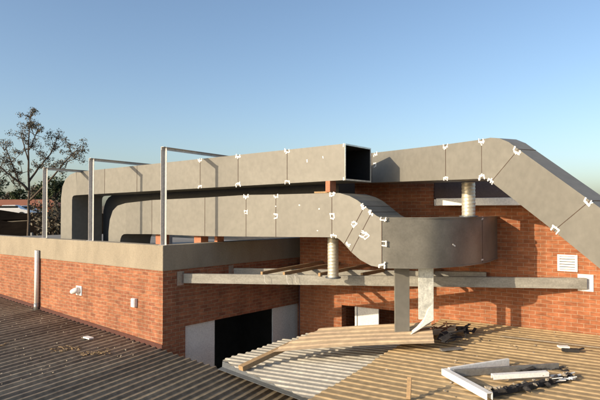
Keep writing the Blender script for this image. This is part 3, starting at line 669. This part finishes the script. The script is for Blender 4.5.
# ------------------------------------------------------------------ loose sheet and timber on the roof
o_ = V((-.50, 10.10, CZ-2.64))
ls = empty('loose_sheet', o_, 0, 'loose tan ribbed sheet lying across the bleached roof, under the duct leg', 'roof sheet')
bm = sheet_bm(o_, (2.95, -.12, .19), (.18, 1.0, .20), V((-.05, -.15, 1)), 2.98, .95, segs=14, h=.022, sag=lambda l_, c_: .018*math.sin(l_*1.1)+.012*math.sin(c_*4+l_), clip=[(V((-.47, 10.14, 0)), V((-.68, .73, 0)))])
link('sheet', bm, M['loose'], ls)
l2 = empty('loose_sheet', o_+V((2.2, .7, .1)), 0, 'second loose tan sheet lying behind the duct leg toward the right wall', 'roof sheet')
bm = sheet_bm(o_+V((2.35, .60, .10)), V((3, .5, .10)), V((.3, 1, .1)), V((0, 0, 1)), 1.3, .57, segs=8, h=.022, sag=lambda a, b: .02*math.sin(a*2.2))
link('sheet', bm, M['loose'], l2)
bm = bmesh.new(); bar(bm, (-1.06, 9.70, CZ-2.83), (-.10, 10.62, CZ-2.60), .13, .085); o = link('timber_board', bm, M['timber']); tag(o, 'short bent timber board resting against the left tip of the loose sheet', 'timber'); bevel(o)
bm = bmesh.new(); bar(bm, (1.52, 7.62, CZ-2.66), (1.57, 7.78, CZ-2.40), .06, .055); o = link('timber_stub', bm, M['timber']); tag(o, 'short timber stub sticking up from the tan roof near the bottom edge', 'timber'); bevel(o)

# dark torn debris by the leg
rnd = random.Random(5)
def clump(name, label, cat, cx, cy, cz, ax, n, sx, sy, sz, m, size=(.04, .12), kind=None):
    bm = bmesh.new(); ax = V(ax).normalized(); ay = V((-ax.y, ax.x, 0))
    for i in range(n):
        p = V((cx, cy, cz))+ax*rnd.uniform(-sx, sx)+ay*rnd.gauss(0, sy)+V((0, 0, rnd.uniform(0, sz)))
        s_ = rnd.uniform(*size); mt = Matrix.Translation(p) @ Matrix.Rotation(rnd.uniform(0, 6.28), 4, 'Z') @ Matrix.Rotation(rnd.uniform(-.6, .6), 4, 'X')
        r_ = bmesh.ops.create_icosphere(bm, subdivisions=1, radius=s_, matrix=mt @ Matrix.Diagonal((1, rnd.uniform(.35, .8), rnd.uniform(.25, .6), 1)))
        for v_ in r_['verts']: v_.co += V([rnd.uniform(-.25, .25)*s_ for _ in range(3)])
    o = link(name, bm, m); return tag(o, label, cat, None, 'stuff')
def strip_pile(name, label, cat, cx, cy, cz, ax, n, sx, sy, sz, m, ln=(.1, .35), wd=(.02, .07), jit=.7):
    bm = bmesh.new(); ax = V(ax).normalized(); ay = V((-ax.y, ax.x, 0))
    for i in range(n):
        p = V((cx, cy, cz))+ax*rnd.uniform(-sx, sx)+ay*rnd.gauss(0, sy)+V((0, 0, rnd.uniform(0, sz)))
        d = (ax+ay*rnd.uniform(-jit, jit)+V((0, 0, rnd.uniform(-.25, .25)))).normalized()*rnd.uniform(*ln)/2
        bar(bm, p-d, p+d, rnd.uniform(*wd), rnd.uniform(.008, .02), up=(rnd.uniform(-.5, .5), rnd.uniform(-.5, .5), 1))
    return tag(link(name, bm, m), label, cat)
strip_pile('torn_waterproofing', 'heap of black torn waterproofing strips on the roof edge right of the duct leg', 'debris', 3.12, 10.85, CZ-2.53, (1.2, 1.5, 0), 24, .68, .12, .12, M['bitumen'], (.12, .4), (.03, .1))
strip_pile('rusty_strips', 'few rusty metal strips tangled in the black torn waterproofing', 'debris', 2.75, 10.75, CZ-2.42, (1.2, 1.2, 0), 14, .5, .1, .14, M['rust'], (.15, .4), (.015, .04))

bm = bmesh.new(); bar(bm, (2.60, 10.02, CZ-2.585), (3.0, 10.12, CZ-2.575), .10, .03); tag(link('grey_slat', bm, M['galv']), 'short grey metal slat lying at the end of the loose sheet', 'scrap')
bm = bmesh.new(); pz = lambda p: CZ-2.662+.024*(V(p).dot(NR)-8.5)+.045
sa, sb = V((4.05, 10.95, 0)), V((6.4, 9.52, 0)); bar(bm, (sa.x, sa.y, pz(sa)), (sb.x, sb.y, pz(sb)), .03, .012)
tag(link('sealant_strip', bm, M['stone']), 'thin pale sealant strip along a rib of the tan roof near the wall', 'sealant')
# ------------------------------------------------------------------ broken frame on the tan roof
zr = CZ-2.625
zr2 = CZ-2.565
bf = empty('broken_frame', (2.9, 8.4, zr), 0, 'broken white metal frame lying skewed on the tan roof at the lower right', 'metal frame')
def cbar(p, q, w_, h_, m, name, lip=True, th=.012):
    p, q = V(p), V(q); d = (q-p).normalized(); s_ = d.cross(V((0, 0, 1))).normalized(); u = V((0, 0, 1)); bm = bmesh.new()
    def sec(o): return [o-s_*w_/2, o-s_*w_/2+u*h_, o+s_*w_/2+u*h_, o+s_*w_/2, o+s_*(w_/2-th), o+s_*(w_/2-th)+u*(h_-th), o-s_*(w_/2-th)+u*(h_-th), o-s_*(w_/2-th)]
    sweep(bm, [sec(p), sec(q)]); o = link(name, bm, m, bf); bevel(o, .003); return o
cbar((2.30, 8.66, zr), (2.62, 7.50, zr), .10, .10, M['white'], 'frame_bar')
cbar((2.36, 8.62, zr), (3.50, 9.12, zr+.01), .05, .12, M['white'], 'frame_bar')
tag(cbar((2.42, 8.55, zr-.0), (4.25, 8.93, zr), .035, .11, M['galv'], 'frame_bar'), 'grey bar standing in for the shaded side of the white top bar')  # grey steel colour supplies the shaded side of the white top bar
cbar((2.93, 8.28, zr+.05), (3.80, 8.34, zr+.08), .10, .07, M['white'], 'frame_bar')
tag(cbar((2.62, 7.62, zr), (4.2, 8.42, zr), .09, .07, M['bitumen'], 'frame_bar'), 'bar coated in black bitumen and mortar')
strip_pile('frame_scrap', 'black bitumen scraps along the far side of the broken white frame', 'debris', 3.9, 8.85, zr, (1, .2, 0), 26, .45, .06, .06, M['bitumen'], (.08, .3), (.03, .09))
strip_pile('plaster_scrap', 'white and grey plaster scraps at the right end of the broken frame', 'debris', 4.05, 8.36, zr+.02, (1, .1, 0), 16, .22, .08, .07, M['white'], (.06, .2), (.03, .08))
clump('bitumen_lumps', 'row of black bitumen lumps along the near bar of the broken frame', 'debris', 3.45, 8.05, zr+.03, (1.6, .8, 0), 34, .85, .05, .06, M['bitumen'], (.03, .08))
clump('mortar_lumps', 'pale mortar crumbs stuck among the black lumps of the broken frame', 'debris', 3.35, 7.98, zr+.07, (1.6, .8, 0), 22, .85, .06, .04, M['stone'], (.02, .05))
pb = empty('scrap_piece', (4.85, 9.85, zr2), 0, 'small bent white and black scrap lying alone on the tan roof near the right edge', 'scrap')
bm = bmesh.new(); bar(bm, (4.72, 9.92, zr2+.07), (4.90, 9.90, zr2+.07), .12, .03); link('white_piece', bm, M['white'], pb)
bm = bmesh.new(); bar(bm, (4.76, 9.86, zr2+.03), (5.03, 9.80, zr2+.02), .08, .06); bar(bm, (4.98, 9.8, zr2+.03), (5.14, 9.83, zr2+.06), .04, .02); link('black_piece', bm, M['bitumen'], pb)
bm = bmesh.new(); bar(bm, (6.0, 9.6, zr2+.02), (5.7, 10.1, zr2+.03), .05, .03); tag(link('timber_stick', bm, M['white']), 'thin pale stick lying on the tan roof at the right edge of the picture', 'stick')
# crumbs scattered on roofs
def crumbs(name, label, n, fx, m, size):
    bm = bmesh.new()
    for i in range(n):
        p = fx(); s_ = rnd.uniform(*size)
        r_ = bmesh.ops.create_icosphere(bm, subdivisions=1, radius=s_, matrix=Matrix.Translation(p) @ Matrix.Rotation(rnd.uniform(0, 6), 4, 'Z') @ Matrix.Diagonal((1, .7, .5, 1)))
        for v_ in r_['verts']: v_.co += V([rnd.uniform(-.2, .2)*s_ for _ in range(3)])
    return tag(link(name, bm, m), label, 'rubble', None, 'stuff')
def on_right(): p = NR*rnd.uniform(6.0, 12.4)+WR*rnd.uniform(-3.9, .5); return V((p.x, p.y, zr-.01+.024*(p.dot(NR)-8.5)+rnd.uniform(-.02, .01)))
def on_left():
    s_ = rnd.uniform(0, 8); d = rnd.uniform(.1, 3.6)**1.0; p = P0-A*s_-W*d; return V((p.x, p.y, CZ+zl(p.x, p.y)+.03))
crumbs('rubble', 'pale mortar crumbs scattered over the tan roof', 150, on_right, M['stone'], (.008, .028))
crumbs('rubble', 'pale mortar crumbs scattered over the dark roof', 420, on_left, M['stone'], (.008, .026))
for i, (x, y, lb) in enumerate(((-5.0, 11.6, 'thin drift of dry leaves on the dark roof below the small vents'), (-4.3, 11.4, 'loose straw and leaves on the dark roof below the square box'), (-8.3, 13.6, 'brown leaf litter clump on the dark roof near the left edge'), (-6.6, 11.5, 'brown leaf litter heap with a stick on the dark roof, nearer than the other'))):
    strip_pile('leaf_litter', lb, 'debris', x, y, CZ+zl(x, y)+.03, (1, .3, 0), 40, .3, .1, .05, M['straw'], (.03, .09), (.008, .025), 1.5)
p = P0-A*1.9-W*.7; q = p+A*.25; bm = bmesh.new(); bar(bm, (p.x, p.y, CZ+zl(p.x, p.y)+.05), (q.x, q.y, CZ+zl(q.x, q.y)+.06), .12, .03); tag(link('plaster_piece', bm, M['white']), 'white plaster chip on the dark roof close to the brick face', 'scrap')

# ------------------------------------------------------------------ background at the left
def leafball(bm, c, r, n, rn, sz, flat=.8):
    for i in range(n):
        d = V((rn.gauss(0, 1), rn.gauss(0, 1), rn.gauss(0, flat))); d = d.normalized()*r*rn.random()**.45
        p = V(c)+d; a_ = V((rn.gauss(0, 1), rn.gauss(0, 1), rn.gauss(0, 1))).normalized(); b_ = a_.orthogonal().normalized(); s_ = rn.uniform(.5, 1.3)*sz
        b_.rotate(Matrix.Rotation(rn.uniform(0, 6.28), 3, a_)); c_ = a_.cross(b_)
        v_ = [bm.verts.new(q) for q in (p-b_*s_, p+c_*s_*.45, p+b_*s_, p-c_*s_*.45)]; bm.faces.new(v_)
def px(x, y, Y): return V(((x-300)/540*Y, Y, CZ-(y-210)*Y/540))
def tree(name, label, stems, tufts, lm, n, sz, sr, seed):
    rn = random.Random(seed); b0 = stems[0][0][0]
    t_ = empty(name, (b0[0], b0[1], 0), 0, label, 'tree')
    bm = bmesh.new()
    for pts, r0, r1 in stems:
        pts = smooth_chain([V(p) for p in pts], 4); k = len(pts)
        for i in range(1, k-1): pts[i] += V([rn.uniform(-1, 1)*r0*.35 for _ in range(3)])
        tube(bm, pts, [r0+(r1-r0)*i/(k-1) for i in range(k)], 7)
    bm2 = bmesh.new()
    for c_, r_ in tufts:
        r_ *= .85
        for j in range(6):                                     # twigs carrying the leaves
            e_ = c_+V([rn.gauss(0, 1)*r_*.6 for _ in range(3)])
            tube(bm, [c_-V((0, 0, r_*.5)), e_], [.02, .006], 4, False)
            leafball(bm2, e_, r_*.5, n//6, rn, sz)
    link('trunk', bm, M['bark'], t_, smooth=True); link('crown', bm2, lm, t_)
Y = 27.
stems = [([(px(28, 235, Y).x, Y, 0), px(28.5, 235, Y), px(29, 180, Y), px(27.5, 150, Y), px(30, 112, Y)], .085, .02),
         ([px(28.5, 182, Y), px(38, 168, Y+.4), px(50, 153, Y+.6), px(59, 133, Y+.8)], .06, .015),
         ([px(28, 190, Y), px(14, 178, Y-.4), px(5, 172, Y-.6), px(-8, 160, Y-.8)], .07, .02),
         ([px(20, 184, Y), px(10, 160, Y+.5), px(4, 143, Y+.6)], .05, .012),
         ([px(30, 200, Y), px(52, 178, Y-.5), px(66, 160, Y-.7), px(82, 145, Y-.8)], .06, .012),
         ([px(27.8, 160, Y), px(22, 140, Y), px(20, 130, Y)], .035, .01), ([px(28.5, 150, Y), px(36, 132, Y), px(38, 126, Y)], .03, .01)]
tufts = [(px(x, y, Y+dy), r) for x, y, dy, r in ((30, 113, 0, .45), (28, 122, .3, .5), (33, 130, 0, .5), (24, 135, -.3, .55), (29, 143, 0, .45), (58, 135, .8, .5), (54, 146, .6, .5), (47, 155, .6, .5), (41, 165, .4, .4),
        (82, 146, -.8, .5), (74, 154, -.7, .55), (66, 160, -.7, .55), (70, 147, -.6, .4), (60, 168, -.5, .4), (4, 146, .6, .55), (8, 158, .5, .5), (0, 163, 0, .6), (-8, 158, -.8, .7), (12, 168, .3, .4), (38, 128, 0, .3), (20, 150, 0, .4), (13, 180, -.3, .4), (22, 170, .2, .35), (-3, 176, -.5, .5))]
tree('thin_tree', 'thin sparse young tree with open branches, rising above the parapet at the left', stems, tufts, M['leaf'], 330, .045, 1, 3)
def bush(name, label, cx, cy, Yb, r, lm, n, sz, seed, trunk_r=.12):
    rn = random.Random(seed); c = px(cx, cy, Yb); t_ = empty(name, (c.x, c.y, 0), 0, label, 'tree')
    bm = bmesh.new(); zb_ = 0 if Yb < 48 else 4.5
    tube(bm, [(c.x, c.y, zb_), (c.x+.1, c.y, c.z-r*.5), (c.x, c.y, c.z+r*.3)], [trunk_r, trunk_r*.8, .03], 8)
    for j in range(7):
        e_ = c+V((rn.uniform(-1, 1)*r*.8, rn.uniform(-1, 1)*r*.8, rn.uniform(-.5, .8)*r)); tube(bm, [(c.x, c.y, c.z-r*.6), e_], [trunk_r*.5, .02], 5)
    bm2 = bmesh.new()
    for j in range(16):
        d = V((rn.gauss(0, 1), rn.gauss(0, 1), rn.gauss(0, .8))).normalized()*r*rn.uniform(.3, .85)
        leafball(bm2, c+d, r*rn.uniform(.3, .5), n//16, rn, sz)
    link('trunk', bm, M['bark'], t_, smooth=True); link('crown', bm2, lm, t_)
bush('leafy_tree', 'dense green bushy tree between the two left steel posts', 54, 190, 30, .95, M['leaf2'], 1500, .09, 8)
bush('leafy_tree', 'low dark bush below the dense green tree, left of the duct riser', 52, 218, 26, 1.1, M['leaf'], 1300, .09, 9)
bush('leafy_tree', 'dark tree clump cut by the left edge of the picture', -6, 190, 60, 1.7, M['leaf2'], 1600, .16, 10)
bush('leafy_tree', 'small distant tree behind the trunk of the thin tree', 18, 196, 80, 1.3, M['leaf2'], 900, .2, 12)
bush('leafy_tree', 'distant round tree above the tiled roof, just left of the farthest post', 36, 194, 85, 1.6, M['leaf'], 900, .22, 13)
for i, (x, y, Yb, r) in enumerate(((-60, 200, 95, 3.), (-25, 199, 100, 2.6), (8, 200, 105, 2.2), (48, 199, 110, 2.6), (70, 200, 100, 2.6))):
    bush('leafy_tree', ['distant tree at the far left beyond the picture edge', 'distant tree beyond the left edge, second in its row', 'far low tree on the skyline above the parked white car', 'far tree on the skyline behind the farthest post', 'far tree on the skyline hidden behind the duct riser'][i], x, y, Yb, r, M['leaf'], 700, .3, 30+i)

# tiled house on the hill
hs = empty('tiled_house', (-46, 78, 5.0), 0, 'long low house with an orange tiled roof on the far hill', 'house')
bm = bmesh.new(); prism(bm, [(-62, 76), (-33, 72), (-32, 80), (-61, 84)], 3.5, 6.0); link('wall', bm, M['lbrick'], hs)
bm = bmesh.new()
v_ = [bm.verts.new(p) for p in ((-63, 75, 5.9), (-32, 71, 5.9), (-31, 81, 5.9), (-62, 85, 5.9), (-59, 80, 6.9), (-35, 76.6, 6.9))]
for f in ((0, 1, 5, 4), (1, 2, 5), (2, 3, 4, 5), (3, 0, 4), (3, 2, 1, 0)): bm.faces.new([v_[i] for i in f])
link('roof', bm, M['tile'], hs)
# parked car
def car(label, x, y, z, rz):
    t_ = empty('parked_car', (x, y, z), rz, label, 'car')
    bm = bmesh.new()
    out_ = [(-2.1, .35), (-2.15, .75), (-1.9, .95), (-1.3, 1.0), (-.8, 1.42), (.6, 1.45), (1.3, 1.0), (2.0, .85), (2.15, .6), (2.1, .35)]
    n_ = len(out_); vs_ = []
    for yy, sc in ((-.82, 1), (.82, 1)):
        vs_.append([bm.verts.new((a_, yy*(.85 if b_ > 1.2 else 1), b_)) for a_, b_ in out_])
    bm.faces.new(vs_[0]); bm.faces.new(vs_[1][::-1])
    for i in range(n_): bm.faces.new((vs_[0][i], vs_[1][i], vs_[1][(i+1) % n_], vs_[0][(i+1) % n_]))
    bevel(link('body', bm, M['carp'], t_, loc=(0, 0, 0)), .06)
    for yy in (-.79, .79):
        bm = bmesh.new(); lbox(bm, -1.05, .95, yy-.012, yy+.012, 1.03, 1.34); link('window', bm, M['glass'], t_, loc=(0, 0, 0))
    for xx in (-1.35, 1.35):
        for yy in (-.8, .8):
            bm = bmesh.new(); tube(bm, [(xx, yy-.1, .32), (xx, yy+.1, .32)], .32, 18); link('wheel', bm, M['tyre'], t_, loc=(0, 0, 0))
car('white car parked in front of the tiled house on the hill', px(12, 0, 64).x, 64, 4.55, R(8))
car('white car parked end-on, right of the other white car', px(24, 0, 66).x, 66, 4.5, R(70))
# shade net canopies
sn = empty('shade_canopy', (-16, 30, 0), 0, 'black sagging shade-net canopy beyond the parapet at the far left', 'canopy')
for k, (y0, y1, za, zc) in enumerate(((26, 31, 4.15, 5.0), (31.3, 37, 4.9, 5.35))):
    bm = bmesh.new(); g = {}
    for i in range(25):
        for j in range(7):
            x = -24+i*.62; t_ = j/6; y = y0+(y1-y0)*t_
            z = za+(zc-za)*t_ + .30*abs(math.sin((x+24)*.42+k)) - .25*math.sin(math.pi*t_) - (.04*(x+24))
            g[i, j] = bm.verts.new((x, y, z))
    for i in range(24):
        for j in range(6): bm.faces.new((g[i, j], g[i+1, j], g[i+1, j+1], g[i, j+1]))
    link('net', bm, M['net'], sn, smooth=True)
for x in (-23, -18, -13):
    for y in (26.2, 36.8):
        bm = bmesh.new(); tube(bm, [(x, y, 0), (x, y, 4.3)], .06, 8); link('pole', bm, M['galv'], sn)
